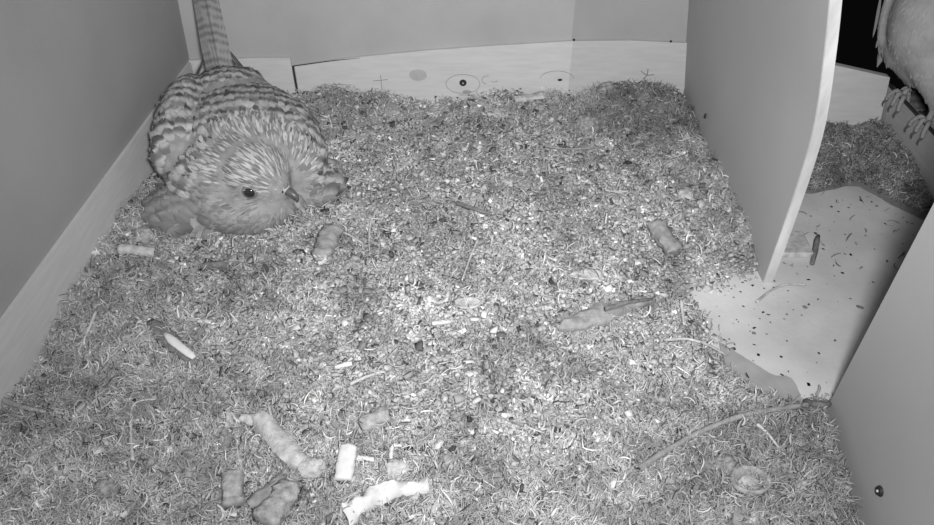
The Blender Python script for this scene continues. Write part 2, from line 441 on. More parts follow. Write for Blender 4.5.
def tones(n, x, y, lo, hi, brightp, darkp):
    t = lo + (hi - lo) * RNG.random(n); r = RNG.random(n)
    t = np.where(r < brightp, .72 + .25 * RNG.random(n), t); t = np.where(r > 1 - darkp, .05 + .12 * RNG.random(n), t)
    clump = 1 + .55 * vnoise(x, y, 85, 21) + .35 * vnoise(x, y, 190, 22) + .3 * vnoise(x, y, 30, 23)
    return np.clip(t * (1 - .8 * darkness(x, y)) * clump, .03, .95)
BOXV = np.array([[-1, -1, -1], [1, -1, -1], [1, 1, -1], [-1, 1, -1], [-1, -1, 1], [1, -1, 1], [1, 1, 1], [-1, 1, 1]], float) * .5
BOXF = np.array([[3, 2, 1, 0], [4, 5, 6, 7], [0, 1, 5, 4], [1, 2, 6, 5], [2, 3, 7, 6], [3, 0, 4, 7]])
def crumbs(n, x, y, zoff, lmin, lmax, tone, tilt=.5):
    L = lmin + (lmax - lmin) * RNG.random(n) ** 1.6
    sc = np.stack([L, L * (.35 + .5 * RNG.random(n)), L * (.15 + .35 * RNG.random(n))], 1)
    V = BOXV[None] * (1 + .45 * (RNG.random((n, 8, 3)) - .5)) * sc[:, None, :]
    V = np.einsum('nij,nkj->nki', rotmats(n, tilt), V)
    V += np.stack([x, y, height(x, y) + zoff * (RNG.random(n) * 1.0)], 1)[:, None, :]
    Q = BOXF[None] + (np.arange(n) * 8)[:, None, None]
    return V.reshape(-1, 3), Q.reshape(-1, 4), np.repeat(tone, 8)
def fibres(n, x, y, zoff, lmin, lmax, rmin, rmax, tone, lift=.5, curl=2.2, zfun=height):
    K = 5
    L = lmin + (lmax - lmin) * RNG.random(n) ** 1.5; r = rmin + (rmax - rmin) * RNG.random(n)
    a = RNG.random(n) * 2 * np.pi; da = curl * RNG.normal(size=n) / K; e = lift * RNG.normal(size=n); de = -.5 * e / K + .25 * RNG.normal(size=n)
    P = np.zeros((n, K, 3)); cur = np.zeros((n, 3)); T = []
    for k in range(K):
        d = np.stack([np.cos(a) * np.cos(e), np.sin(a) * np.cos(e), np.sin(e)], 1); T.append(d); P[:, k] = cur
        cur = cur + d * (L / (K - 1))[:, None]; a = a + da; e = e + de
    P -= P.mean(1)[:, None, :]
    T = np.stack(T, 1); up = np.array([0, 0, 1.0]); U = np.cross(T, up); U /= np.linalg.norm(U, axis=2)[:, :, None] + 1e-9; W = np.cross(U, T)
    rr = r[:, None] * np.array([.6, 1, 1.05, .9, .35])[None]
    V = np.zeros((n, K, 3, 3))
    for s in range(3):
        an = 2 * math.pi * s / 3 + .5
        V[:, :, s] = P + U * (math.cos(an) * rr)[:, :, None] + W * (math.sin(an) * rr * .7)[:, :, None]
    V += np.stack([x, y, zfun(x, y) + zoff * RNG.random(n)], 1)[:, None, None, :]
    q = []
    for k in range(K - 1):
        for s in range(3):
            b0 = k * 3 + s; b1 = k * 3 + (s + 1) % 3; q.append([b0, b1, b1 + 3, b0 + 3])
    Q = np.array(q)[None] + (np.arange(n) * K * 3)[:, None, None]
    return V.reshape(-1, 3), Q.reshape(-1, 4), np.repeat(tone, K * 3)
def build_stuff(name, sets, label, cat, m='chip', **kw):
    V = []; Q = []; T = []; o = 0
    for v, q, t in sets: V.append(v); Q.append(q + o); T.append(t); o += len(v)
    me = npmesh(name, np.concatenate(V), np.concatenate(Q), np.concatenate(T))
    return link(name, me, M[m], label=label, cat=cat, kind='stuff', **kw)

X0, X1, Y0, Y1 = XL + .001, .33, .13, YB - .001
# base surface
nx, ny = 230, 240
gx, gy = np.meshgrid(np.linspace(XL + .0005, .262, nx), np.linspace(.10, YB - .0005, ny), indexing='ij')
gx2 = gx.ravel(); gy2 = gy.ravel()
lim = np.where(gy2 > YE, np.interp(gy2, [YE, YB], [edge_l[0].x - .0005, bl_pts[0].x - .0005]), np.where(gy2 < .337, XN - .0065 - .018 * np.clip((.337 - gy2) / .1, 0, 1), .262))
gx2 = XL + .0005 + (gx2 - XL - .0005) * (lim - XL) / (.262 - XL)
gz = height(gx2, gy2) - .0035
idx = np.arange(nx * ny).reshape(nx, ny)
Q = np.stack([idx[:-1, :-1], idx[1:, :-1], idx[1:, 1:], idx[:-1, 1:]], -1).reshape(-1, 4)
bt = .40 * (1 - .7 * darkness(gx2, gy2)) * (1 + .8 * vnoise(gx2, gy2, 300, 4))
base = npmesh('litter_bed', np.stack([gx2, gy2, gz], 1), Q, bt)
link('litter_bed', base, M['chip'], label='packed grey bed of crumbled litter under the loose chips', cat='nest litter', kind='stuff', smooth=True)

n = 105000
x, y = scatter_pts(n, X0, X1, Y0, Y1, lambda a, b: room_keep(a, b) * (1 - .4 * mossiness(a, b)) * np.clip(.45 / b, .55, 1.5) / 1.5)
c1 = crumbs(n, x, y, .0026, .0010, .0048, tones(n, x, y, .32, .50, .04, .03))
build_stuff('crumb_litter', [c1], 'fine pale crumbs and wood chips covering the nest floor', 'nest litter')
n = 62000
x, y = scatter_pts(n, X0, X1, Y0, Y1, lambda a, b: room_keep(a, b) * (.10 + .90 * mossiness(a, b)) * np.clip(.45 / b, .5, 1.5) / 1.5)
f1 = fibres(n, x, y, .008, .0035, .015, .00022, .00062, tones(n, x, y, .35, .60, .05, .045), lift=.6, curl=1.8)
build_stuff('moss_litter', [f1], 'curly dry moss and fibres heaped along the box walls', 'moss')

n = 2600
x, y = scatter_pts(n, X0, X1, Y0, Y1, lambda a, b: room_keep(a, b) * (.3 + .7 * mossiness(a, b)))
s1_ = fibres(n, x, y, .010, .006, .016, .0006, .0012, tones(n, x, y, .42, .72, .05, .0), lift=.4, curl=3.0)
n = 1300
x, y = scatter_pts(n, X0, X1, Y0, Y1, room_keep)
s2_ = fibres(n, x, y, .008, .004, .010, .0006, .0016, .06 + .12 * RNG.random(n), lift=.3, curl=1.5)
n = 1500
x, y = scatter_pts(n, X0, X1, Y0, Y1, room_keep)
s3_ = crumbs(n, x, y, .006, .004, .0085, tones(n, x, y, .25, .65, .05, .15), .35)
build_stuff('shaving_litter', [s1_, s2_, s3_], 'coarser pale shavings and dark bits strewn over the litter', 'wood shavings')

# moss heap in the entrance compartment
MH = [on_z(*q, FLOORZ) for q in [(812, 196), (860, 188), (905, 212), (940, 226), (1000, 240)]]
def heap_h(x, y):
    x = np.atleast_1d(x); y = np.atleast_1d(y)
    fy = np.interp(x, [q.x for q in MH], [q.y for q in MH]) + .012 * vnoise(x, y, 50, 3)
    k = np.clip((y - fy) / .06, 0, 1) ** .6
    return FLOORZ - .001 + k * (.036 + .010 * vnoise(x, y, 50, 6) + .008 * vnoise(x, y, 120, 7))
XP = edge_l[0].x + .010
nx, ny = 60, 70
gx, gy = np.meshgrid(np.linspace(XP, XO + .016, nx), np.linspace(.50, YO - .0005, ny), indexing='ij')
gx2 = gx.ravel(); gy2 = gy.ravel(); idx = np.arange(nx * ny).reshape(nx, ny)
Q = np.stack([idx[:-1, :-1], idx[1:, :-1], idx[1:, 1:], idx[:-1, 1:]], -1).reshape(-1, 4)
hv = np.stack([gx2, gy2, heap_h(gx2, gy2) - .004], 1)
n = 16000
hx, hy = scatter_pts(n, XP + .001, XO + .013, .50, YO - .001, lambda a, b: (heap_h(a, b) > FLOORZ + .004).astype(float) + .002)
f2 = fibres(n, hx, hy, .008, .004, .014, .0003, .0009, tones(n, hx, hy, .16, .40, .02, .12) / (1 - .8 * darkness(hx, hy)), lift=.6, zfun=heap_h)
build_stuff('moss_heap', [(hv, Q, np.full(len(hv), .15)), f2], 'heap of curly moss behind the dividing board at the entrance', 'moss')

# stray crumbs on the bare floor
n = 190
x, y = scatter_pts(n, .15, XO - .003, .30, .66, lambda a, b: ((bare_dist(a, b) < .005).astype(float)) * (1 - .75 * np.clip(-bare_dist(a, b) / .06, 0, 1)))
v, q, t = crumbs(n, x, y, .001, .0008, .0030, .10 + .3 * RNG.random(n) ** 2, .2)
v[:, 2] = np.maximum(v[:, 2], FLOORZ + .0001)
build_stuff('stray_crumbs', [(v, q, t)], 'dark specks and crumbs scattered on the bare pale floor', 'crumbs')

# ------------------------------------------------------------------ loose pieces lying on the litter
def piece(name, V, F, m, label, cat, group=None, smooth=True):
    """a thing that is one mesh, its origin at its base"""
    zc = min(v.z for v in V); c = Vector((sum(v.x for v in V) / len(V), sum(v.y for v in V) / len(V), zc))
    me = pymesh(name, [v - c for v in V], F)
    o = link(name, me, M[m], label=label, cat=cat, group=group, smooth=smooth); o.location = c
    return o
def twig(pix, r, m, label, up=None, taper=.5, sides=7, rough=.35, name='twig', cat='twig', seed=0, n=5, group=None):
    P = []
    for i, q in enumerate(pix):
        u = (q[2] if len(q) > 2 else 0) + r * .9; P.append(ground(q[0], q[1], u + .0060))
    P = interp(P, n); N = len(P)
    rad = [r * (1 - taper * i / (N - 1)) * (1 + .2 * mnoise.noise(Vector((i * .9, seed, 0)))) for i in range(N)]
    V, F = tube(P, rad, sides, rough=rough, seed=seed)
    return piece(name, V, F, m, label, cat, group)
def log(a, b, r, m, label, flat=.8, name='stick', cat='stick', ends=None, seed=0, lift=.0042, rough=.35, r2=None):
    """a short chunk of wood from pixel a to pixel b, with rounded broken ends"""
    A = ground(a[0], a[1], r * flat * .8 + .001 + (a[2] if len(a) > 2 else lift)); B = ground(b[0], b[1], r * flat * .8 + .001 + (b[2] if len(b) > 2 else lift))
    r2 = r2 or r; K = 16; P = []; rad = []
    for i in range(K):
        t = i / (K - 1); P.append(A.lerp(B, t) + Vector((0, 0, .1 * r * math.sin(3 * t + seed)))); e = min(t, 1 - t)
        rad.append((r + (r2 - r) * t) * (.88 if e < .01 else 1) * (1 + .12 * mnoise.noise(Vector((t * 6, seed * 2.3, 1)))))
    V, F = tube(P, rad, 24, flat, rough, seed, square=.6)
    for e0_, sg in ((0, -1), (K - 1, 1)):
        for j in range(24): V[e0_ * 24 + j] += (B - A).normalized() * sg * r * .5 * mnoise.noise(Vector((j * 1.7, seed, e0_)))
    if ends is None: return piece(name, V, F, m, label, cat)
    c = (A + B) / 2; c.z -= r * flat
    t = empty(name, c, label, cat)
    me = pymesh('bark', V, F); link('bark', me, M[m], parent=t, smooth=True)
    d = (B - A).normalized(); k = K - 1
    ring = [V[k * 24 + j] for j in range(24)]; cc = sum(ring, Vector()) / 24
    V2 = [cc + (q - cc) * .86 + d * .0006 for q in ring] + [cc + (q - cc) * .80 - d * .0006 for q in ring] + [cc + (q - cc) * .5 + d * .0012 for q in ring]
    F2 = [[j, (j + 1) % 24, 24 + (j + 1) % 24, 24 + j] for j in range(24)] + [[(j + 1) % 24, j, 48 + j, 48 + (j + 1) % 24] for j in range(24)] + [[48 + j for j in range(24)]]
    link('broken_end', pymesh('broken_end', V2, F2), M[ends], parent=t, label='paler broken wood end')
    return t
def flake(outline, m, label, thick=.0016, curl=.004, lift=.0045, name='bark_flake', cat='bark', seed=0, rows=7, cols=9, wav=1.0):
    """curled sheet: outline = 4 pixel corners (a,b,c,d)"""
    C = [ground(q[0], q[1], lift + (q[2] if len(q) > 2 else 0)) for q in outline]
    V = []; 
    for i in range(rows):
        for j in range(cols):
            s = i / (rows - 1); t = j / (cols - 1)
            s2 = .5 + (s - .5) * (1 - .62 * abs(2 * t - 1) ** 2.4 + .25 * mnoise.noise(Vector((t * 5, seed, 3))))
            p = C[0].lerp(C[1], t).lerp(C[3].lerp(C[2], t), s2)
            e = (1 if i in (0, rows - 1) or j in (0, cols - 1) else 0)
            nn = mnoise.noise_vector(Vector((p.x * 160, p.y * 160, seed)))
            p = p + Vector((nn.x, nn.y, 0)) * .0035 * wav * (1.0 if e else .3) + Vector((0, 0, 1)) * (curl * (4 * (s - .5) ** 2 - .3) + .0022 * wav * nn.z)
            V.append(p)
    n = len(V); V += [p - Vector((0, 0, thick)) for p in V]; F = []
    for i in range(rows - 1):
        for j in range(cols - 1):
            a = i * cols + j; F.append([a, a + 1, a + cols + 1, a + cols]); F.append([n + a + cols, n + a + cols + 1, n + a + 1, n + a])
    rim = [j for j in range(cols)] + [i * cols + cols - 1 for i in range(1, rows)] + [(rows - 1) * cols + j for j in range(cols - 2, -1, -1)] + [i * cols for i in range(rows - 2, 0, -1)]
    for k in range(len(rim)): a, b = rim[k], rim[(k + 1) % len(rim)]; F.append([b, a, n + a, n + b])
    return piece(name, V, F, m, label, cat)
def sheet(top, bot, m, label, thick=.0016, lift=.006, name='sheet', cat='wood', seed=0, cols=5, bow=.004, rough=.003, parent=None, pname=None):
    """irregular curled sheet between two pixel edges of equal length"""
    T = interp([ground(q[0], q[1], lift + (q[2] if len(q) > 2 else 0)) for q in top], 4)
    B = interp([ground(q[0], q[1], lift + (q[2] if len(q) > 2 else 0)) for q in bot], 4)
    n = len(T); V = []; F = []
    for i in range(n):
        for j in range(cols):
            t = j / (cols - 1); p = T[i].lerp(B[i], t); nn = mnoise.noise_vector(Vector((p.x * 130, p.y * 130, seed)))
            n3 = mnoise.noise(Vector((p.x * 420, p.y * 420, seed)))
            V.append(p + Vector((nn.x * rough * .6, nn.y * rough * .6, bow * (1 - (2 * t - 1) ** 2) + nn.z * rough + n3 * rough * .5)))
    k = len(V); V += [p - Vector((0, 0, thick)) for p in V]
    for i in range(n - 1):
        for j in range(cols - 1):
            a = i * cols + j; F.append([a, a + 1, a + cols + 1, a + cols]); F.append([k + a + cols, k + a + cols + 1, k + a + 1, k + a])
    rim = [j for j in range(cols)] + [i * cols + cols - 1 for i in range(1, n)] + [(n - 1) * cols + j for j in range(cols - 2, -1, -1)] + [i * cols for i in range(n - 2, 0, -1)]
    for q in range(len(rim)): a, b = rim[q], rim[(q + 1) % len(rim)]; F.append([b, a, k + a, k + b])
    if parent is not None:
        return soft(link(pname, pymesh(pname, V, F), M[m], parent=parent), .8)
    return soft(piece(name, V, F, m, label, cat, smooth=False), .8)
def pellet(px, py, r, m, label, name='pellet', cat='pellet', sq=(1, 1, .8), seed=0, rough=.25, lift=0):
    c = ground(px, py, r * sq[2] * .6 + lift)
    bm = bmesh.new(); bmesh.ops.create_icosphere(bm, subdivisions=4, radius=r)
    for v in bm.verts:
        k = 1 + rough * mnoise.noise(v.co * (1.6 / r) + Vector((seed, 0, 0))) + rough * .5 * mnoise.noise(v.co * (4.5 / r) + Vector((seed, 5, 0)))
        v.co = Vector((v.co.x * sq[0], v.co.y * sq[1], v.co.z * sq[2])) * k
    [setattr(v, 'co', v.co * (1 + .22 * mnoise.noise(v.co * (9 / r) + Vector((seed, 9, 0))))) for v in bm.verts]
    V = [v.co + c for v in bm.verts]; F = [[q.index for q in f.verts] for f in bm.faces]; bm.free()
    return piece(name, V, F, m, label, cat)

log((119, 249), (154, 252), .0048, 'palewood', 'short pale cut stick lying beside the left base board below the bird', flat=.8, rough=.15, seed=1)
pellet(144, 235, .0095, 'wood', 'round grey pellet above the pale cut stick by the left wall', seed=2, sq=(.9, 1, .8))
pellet(178, 247, .006, 'wood', 'small pale lump right of the short cut stick below the bird', seed=12, sq=(1.5, .7, .6), name='litter_lump', cat='litter lump')
# dark bark with white splinter
t = empty('bark_piece', ground(176, 348), 'dark split bark with a white wood strip on the left of the floor', 'bark')
A = ground(150, 322, .006); B = ground(196, 364, .004)
V, F = tube([A.lerp(B, i / 9) + Vector((0, 0, .001 * math.sin(i))) for i in range(10)], [.0035, .005, .0062, .0068, .007, .0066, .0062, .0058, .005, .0035], 12, .7, .35, 3)
link('bark', pymesh('bark', V, F), M['bark'], parent=t, smooth=True)
A = ground(164, 333, .011); B = ground(194, 358, .0085)
V, F = tube([A.lerp(B, i / 7) for i in range(8)], [.0012, .0030, .0038, .0038, .0036, .0034, .003, .002], 10, .5, .25, 5)
link('wood_strip', pymesh('wood_strip', V, F), M['white'], parent=t, smooth=True, label='white bare wood strip')
flake([(124, 262), (134, 262), (138, 292), (128, 292)], 'bark', 'dark bark flake standing near the left wall under the pale stick', curl=.002, seed=3)
flake([(200, 262), (230, 261), (231, 274), (202, 275)], 'bark', 'dark flat flake standing in for a shaded hollow just below the sitting bird', curl=.003, seed=4)  # dark sheet laid in for the shade of a hollow in the litter
log((198, 321), (211, 322), .0016, 'white', 'tiny white splinter above the dark split bark', name='wood_splinter', cat='splinter', seed=6)
log((333, 230), (321, 257), .0095, 'bark2', 'stout dark wood chunk with a pale broken end beside the bird', flat=.75, ends='palewood', seed=7)
twig([(316, 250), (328, 230), (345, 233), (362, 243)], .0012, 'straw', 'pale bent straw crossing the stout dark wood chunk', name='straw', cat='straw', seed=2)
twig([(378, 208), (371, 222), (369, 240), (370, 254)], .0013, 'straw', 'pale curved stalk standing left of the middle of the floor', name='straw', cat='straw', seed=3)
twig([(392, 150), (396, 165), (391, 182), (388, 196)], .0014, 'wood', 'grey stalk lying toward the back right of the bird', seed=4)
twig([(380, 180), (395, 172), (410, 171)], .0012, 'wood', 'short grey stalk crossing the upright grey stalk', seed=5)
twig([(457, 203), (472, 208), (492, 214)], .0024, 'bark', 'dark twig lying on the middle of the floor toward the back', seed=6, taper=.3)
twig([(478, 239), (470, 258), (462, 280)], .0013, 'straw', 'thin straight straw below the dark middle twig', name='straw', cat='straw', seed=7)
flake([(401, 190), (420, 188), (424, 194), (403, 197)], 'bark', 'small dark bark flake behind the curved stalk', curl=.002, seed=21)
flake([(405, 200), (428, 198), (430, 206), (408, 208)], 'bark2', 'small brown bark flake in front of the other small flake', curl=.002, seed=22)
log((655, 225), (676, 252), .0088, 'bark2', 'stout dark wood chunk lying near the dividing board', flat=.7, seed=8, ends='bark')
sheet([(566, 318), (585, 309), (608, 302), (632, 299), (654, 296)], [(560, 330), (585, 328), (606, 322), (626, 311), (655, 301)], 'slab', 'large flat grey bark slab right of the middle', thick=.003, lift=.008, bow=.003, rough=.004, seed=5, cols=7, name='bark_slab', cat='bark')
twig([(605, 309, .008), (630, 302, .008), (652, 299, .007)], .0022, 'bark', 'dark ridge twig lying on the large bark slab', seed=9)
flake([(452, 298), (480, 296), (481, 308), (455, 309)], 'palewood', 'pale flat flake in the middle of the floor', curl=.001, seed=6, cat='wood flake', name='wood_flake', wav=.5)
flake([(570, 271), (600, 268), (606, 280), (572, 279)], 'palewood', 'pale flat flake right of centre above the large slab', curl=.001, seed=7, cat='wood flake', name='wood_flake', wav=.5)
log((432, 323.5), (450, 321.5), .0018, 'white', 'small white splinter below the pale middle flake', name='wood_splinter', cat='splinter', seed=9)
log((335, 367), (352, 363), .0018, 'white', 'white splinter lying above the pale curled stalk', name='wood_splinter', cat='splinter', seed=10)
twig([(350, 384), (366, 377), (384, 372), (386, 380)], .0016, 'palewood', 'pale curled stalk in front of the white splinter', seed=11)
twig([(352, 358), (344, 366), (338, 372)], .0012, 'straw', 'short fine straw beside the white splinter', name='straw', cat='straw', seed=12)
# split pale wood
t = empty('split_wood', ground(280, 435), 'long pale split wood piece lying at the lower left', 'split wood')
sheet([(253, 413), (262, 411), (276, 420), (288, 434), (300, 447), (309, 455)], [(250, 421), (257, 431), (266, 442), (276, 454), (287, 463), (298, 467)], 'palewood', '', thick=.007, lift=.010, bow=.0035, rough=.0022, seed=11, cols=7, parent=t, pname='split_face')
A = ground(252, 424, .004); B = ground(296, 464, .003)
V, F = tube([A.lerp(B, i / 9) for i in range(10)], [.002, .0035, .004, .004, .004, .004, .0038, .0034, .003, .002], 8, .8, .4, 12)
link('bark', pymesh('bark', V, F), M['bark2'], parent=t, smooth=True, label='darker bark edge')
log((240, 418), (254, 421), .0035, 'palewood', 'small pale wood stub at the upper end of the split wood', seed=13, name='wood_stub', cat='wood stub')
log((349, 447), (343, 479), .0062, 'white', 'short white wood stub standing out right of the split wood', flat=.7, rough=.15, seed=14, name='wood_stub', cat='wood stub')
log((356, 458), (374, 459), .0016, 'white', 'white splinter touching the short white stub', name='wood_splinter', cat='splinter', seed=15)
log((361, 426), (389, 413), .0062, 'wood', 'grey rounded stick above the white stub', flat=.8, seed=16, rough=.25)
pellet(394, 420, .0052, 'bark2', 'small dark lump at the right end of the grey rounded stick', seed=17)
twig([(391, 459), (392, 448), (396, 445), (402, 446)], .0016, 'white', 'white bent splinter right of the white stub', name='wood_splinter', cat='splinter', seed=17, taper=.2)
pellet(312, 469, .0088, 'palewood', 'pale round knob at the lower end of the split wood', seed=18, sq=(1.1, .9, .8), name='wood_lump', cat='wood lump')
pellet(397, 470, .0085, 'palewood', 'pale round pellet behind the crumpled pale sheet', seed=19)
log((233, 474), (233, 505), .0066, 'wood', 'upright grey stick stub near the bottom left', flat=.8, seed=20, name='stick', rough=.2)
log((292, 487), (262, 522), .0082, 'wood', 'thick grey log chunk at the bottom edge below the split wood', flat=.8, seed=21)
log((286, 478), (250, 506), .0045, 'bark2', 'thinner brown stick lying left of the thick log chunk', flat=.8, seed=25)
sheet([(339, 503), (352, 500), (366, 492), (380, 483), (398, 481), (414, 481), (428, 479)], [(350, 526), (359, 519), (369, 509), (378, 504), (394, 500), (412, 496), (431, 489)], 'white', 'crumpled pale sheet of peeled wood at the bottom edge', lift=.008, thick=.0018, bow=.005, rough=.005, seed=8, cols=7, name='peeled_sheet', cat='peeled wood')
# long branch bottom right
sheet([(718, 340), (752, 360), (775, 374), (795, 369), (817, 364)], [(728, 372), (745, 386), (775, 398), (805, 402), (841, 392)], 'shade_grey', 'flat grey sheet standing in for shade at the litter edge in the doorway', thick=.0012, lift=.0018, bow=0, rough=.0, seed=3, name='shade_patch', cat='painted shade')  # shadow on the floor, put in as a thin grey sheet
twig([(640, 468), (672, 447), (705, 430), (745, 415), (790, 407), (834, 402)], .0024, 'bark2', 'long thin curved branch running to the near dividing board', seed=22, taper=.2, name='branch', cat='branch')
twig([(806, 402), (820, 405), (835, 403)], .0026, 'bark', 'dark twig end lying on the tip of the long branch', seed=23, taper=.2)
twig([(757, 424), (768, 434), (779, 448)], .0013, 'straw', 'fine straw below the long branch', name='straw', cat='straw', seed=24)
# acorn cup / snail-like ring
t = empty('seed_cup', ground(749, 484), 'round hollow seed cup lying at the lower right', 'seed cup')
c = ground(749, 484, .004); R = .0115; V = []; F = []
prof = [(1.0, 0.0), (1.08, .004), (1.0, .0065), (.88, .006), (.8, .002), (.4, -.0005)]
for rr, zz in prof:
    for k in range(24):
        a = 2 * math.pi * k / 24; q = 1 + .06 * mnoise.noise(Vector((math.cos(a), math.sin(a), zz * 100)))
        V.append(c + Vector((math.cos(a) * R * rr * q * 1.1, math.sin(a) * R * rr * q * .85, zz)))
for i in range(5):
    for k in range(24): F.append([i * 24 + k, i * 24 + (k + 1) % 24, (i + 1) * 24 + (k + 1) % 24, (i + 1) * 24 + k])
F.append([5 * 24 + k for k in range(24)]); F.append([k for k in range(24)][::-1])
link('cup', pymesh('cup', V, F), M['wood'], parent=t, smooth=True)
bm = bmesh.new(); bmesh.ops.create_icosphere(bm, subdivisions=3, radius=.0068)
for v in bm.verts: v.co = Vector((v.co.x * 1.1, v.co.y * .85, v.co.z * .5)) * (1 + .2 * mnoise.noise(v.co * 300)) + c + Vector((0, 0, .0015))
me = bpy.data.meshes.new('kernel'); bm.to_mesh(me); bm.free(); link('kernel', me, M['palewood'], parent=t, smooth=True)
pellet(687, 474, .0036, 'white', 'small white seed left of the hollow seed cup', name='seed', cat='seed', sq=(.8, 1.3, .7), rough=.08, seed=3)
pellet(722, 466, .010, 'felt', 'tangled grey moss clump above the seed cup', name='moss_clump', cat='moss', sq=(1, .8, .5), rough=.6, seed=33)
log((737, 508), (737, 530), .0028, 'wood', 'thin grey stick pointing out at the bottom edge', seed=30, name='stick')
# straws on bare floor
twig([(757, 302), (772, 290), (788, 284), (806, 285)], .0011, 'palewood', 'pale curved straw lying on the bare floor by the doorway', name='straw', cat='straw', seed=31, taper=.3)
twig([(664, 340), (688, 339), (708, 345), (724, 354)], .0014, 'palewood', 'pale curved straw at the litter edge left of the bare floor', name='straw', cat='straw', seed=32, taper=.3)
twig([(681, 300), (684, 325)], .0016, 'palewood', 'short upright pale straw above the curved straw', name='straw', cat='straw', seed=34, taper=.3)
# back mound pieces
log((514, 99, .004), (544, 95, .004), .0062, 'palewood', 'pale wooden sliver on the mound against the back board', flat=.4, name='wood_sliver', cat='wood sliver', seed=35)
pellet(586, 126, .015, 'felt', 'rounded grey felted pellet on the back mound', seed=36, sq=(1, .8, .8), rough=.35)
pellet(608, 89, .011, 'felt', 'soft grey wad against the back board on the mound', seed=37, sq=(1.2, .8, .7), rough=.4, name='wad', cat='wad')
pellet(685, 194, .0085, 'palewood', 'pale round disc-like pellet in the moss by the dividing board', seed=38, sq=(1, 1, .5))
twig([(545, 146), (570, 149), (602, 147)], .0016, 'bark2', 'brown twig lying in front of the felted pellet', seed=39)
twig([(605, 190), (617, 192), (628, 191)], .0015, 'palewood', 'pale short twig below the back mound at right', seed=40)
# bottom left stalks
twig([(0, 399), (22, 407), (46, 412)], .0022, 'wood', 'grey stalk leaning on the base board at the left edge', seed=41, taper=.4)
twig([(96, 312), (86, 335), (78, 352)], .0014, 'straw', 'pale straw lying by the left moss edge', name='straw', cat='straw', seed=42)
twig([(133, 460), (131, 430), (134, 404), (156, 399)], .0012, 'straw', 'long bent straw standing in the lower left moss', name='straw', cat='straw', seed=43)
pellet(106, 489, .008, 'felt', 'round grey pellet in the moss near the bottom left', seed=44, sq=(1, .9, .8), rough=.3)
pellet(226, 440, .007, 'felt', 'rough grey pellet left of the split wood', seed=45, sq=(.8, 1.2, .7), rough=.5)
# entrance
bx = on_z(806, 254, FLOORZ)
bb = slab('wood_block', [Vector((XP + .001, bx.y - .006, FLOORZ)), Vector((bx.x + .004, bx.y - .006, FLOORZ)), Vector((bx.x + .006, bx.y + .03, FLOORZ)), Vector((XP + .001, bx.y + .03, FLOORZ))], .006, M['palewood'], (0, 0, 1), label='small pale wood block on the floor behind the dividing board', cat='wood block')
m_ = bb.modifiers.new('bevel', 'BEVEL'); m_.width = .0012; m_.segments = 2
A = on_z(809, 264, FLOORZ + .0022); B = on_z(814, 239, FLOORZ + .0022)
V, F = tube([A.lerp(B, i / 6) + Vector((.003, 0, .004 * i / 6)) for i in range(7)], [.002, .0026, .0026, .0028, .0028, .0026, .0018], 8, 1, .3, 50)
piece('dark_stick', V, F, 'bark', 'dark short stick beside the pale block at the doorway', 'stick')
for k, (px, py, ln, lab) in enumerate([(860, 307, .006, 'dark sliver on the bare floor in the middle of the doorway'), (883, 307, .003, 'tiny dark speck near the near board edge'), (805, 307, .004, 'dark dropping crumb left of the dark sliver'), (754, 333, .003, 'dark crumb near the litter edge on the bare floor')]):
    c = on_z(px, py, FLOORZ + .0012)
    V, F = tube([c + Vector((ln * (i / 4 - .5) * .9, -ln * (i / 4 - .5) * .6, 0)) for i in range(5)], [.0006, .0012, .0013, .0012, .0006], 7, .9, .4, 60 + k)
    piece('dark_crumb', V, F, 'bark', lab, 'crumb')

# ------------------------------------------------------------------ birds
def blob_body(balls, voxel=.003, smooth=10):
    """one continuous surface from overlapping ellipsoids (centre, radii, axis rotation matrix)"""
    bm = bmesh.new()
    for c, r, R in balls:
        g = bmesh.ops.create_icosphere(bm, subdivisions=3, radius=1.0)
        mt = Matrix.Translation(c) @ R.to_4x4() @ Matrix.Diagonal((r[0], r[1], r[2], 1))
        bmesh.ops.transform(bm, matrix=mt, verts=g['verts'])
    me = bpy.data.meshes.new('body'); bm.to_mesh(me); bm.free()
    o = bpy.data.objects.new('tmp', me); COL.objects.link(o)
    a = o.modifiers.new('r', 'REMESH'); a.mode = 'VOXEL'; a.voxel_size = voxel
    b = o.modifiers.new('s', 'SMOOTH'); b.factor = .5; b.iterations = smooth
    dg = bpy.context.evaluated_depsgraph_get(); out = bpy.data.meshes.new_from_object(o.evaluated_get(dg))
    bpy.data.objects.remove(o); bpy.data.meshes.remove(me); out.name = 'body'
    return out
def basis(fwd, up=Vector((0, 0, 1))):
    """rotation with X along fwd, Z near up"""
    f = Vector(fwd).normalized(); s = up.cross(f).normalized(); u = f.cross(s)
    return Matrix((f, s, u)).transposed()
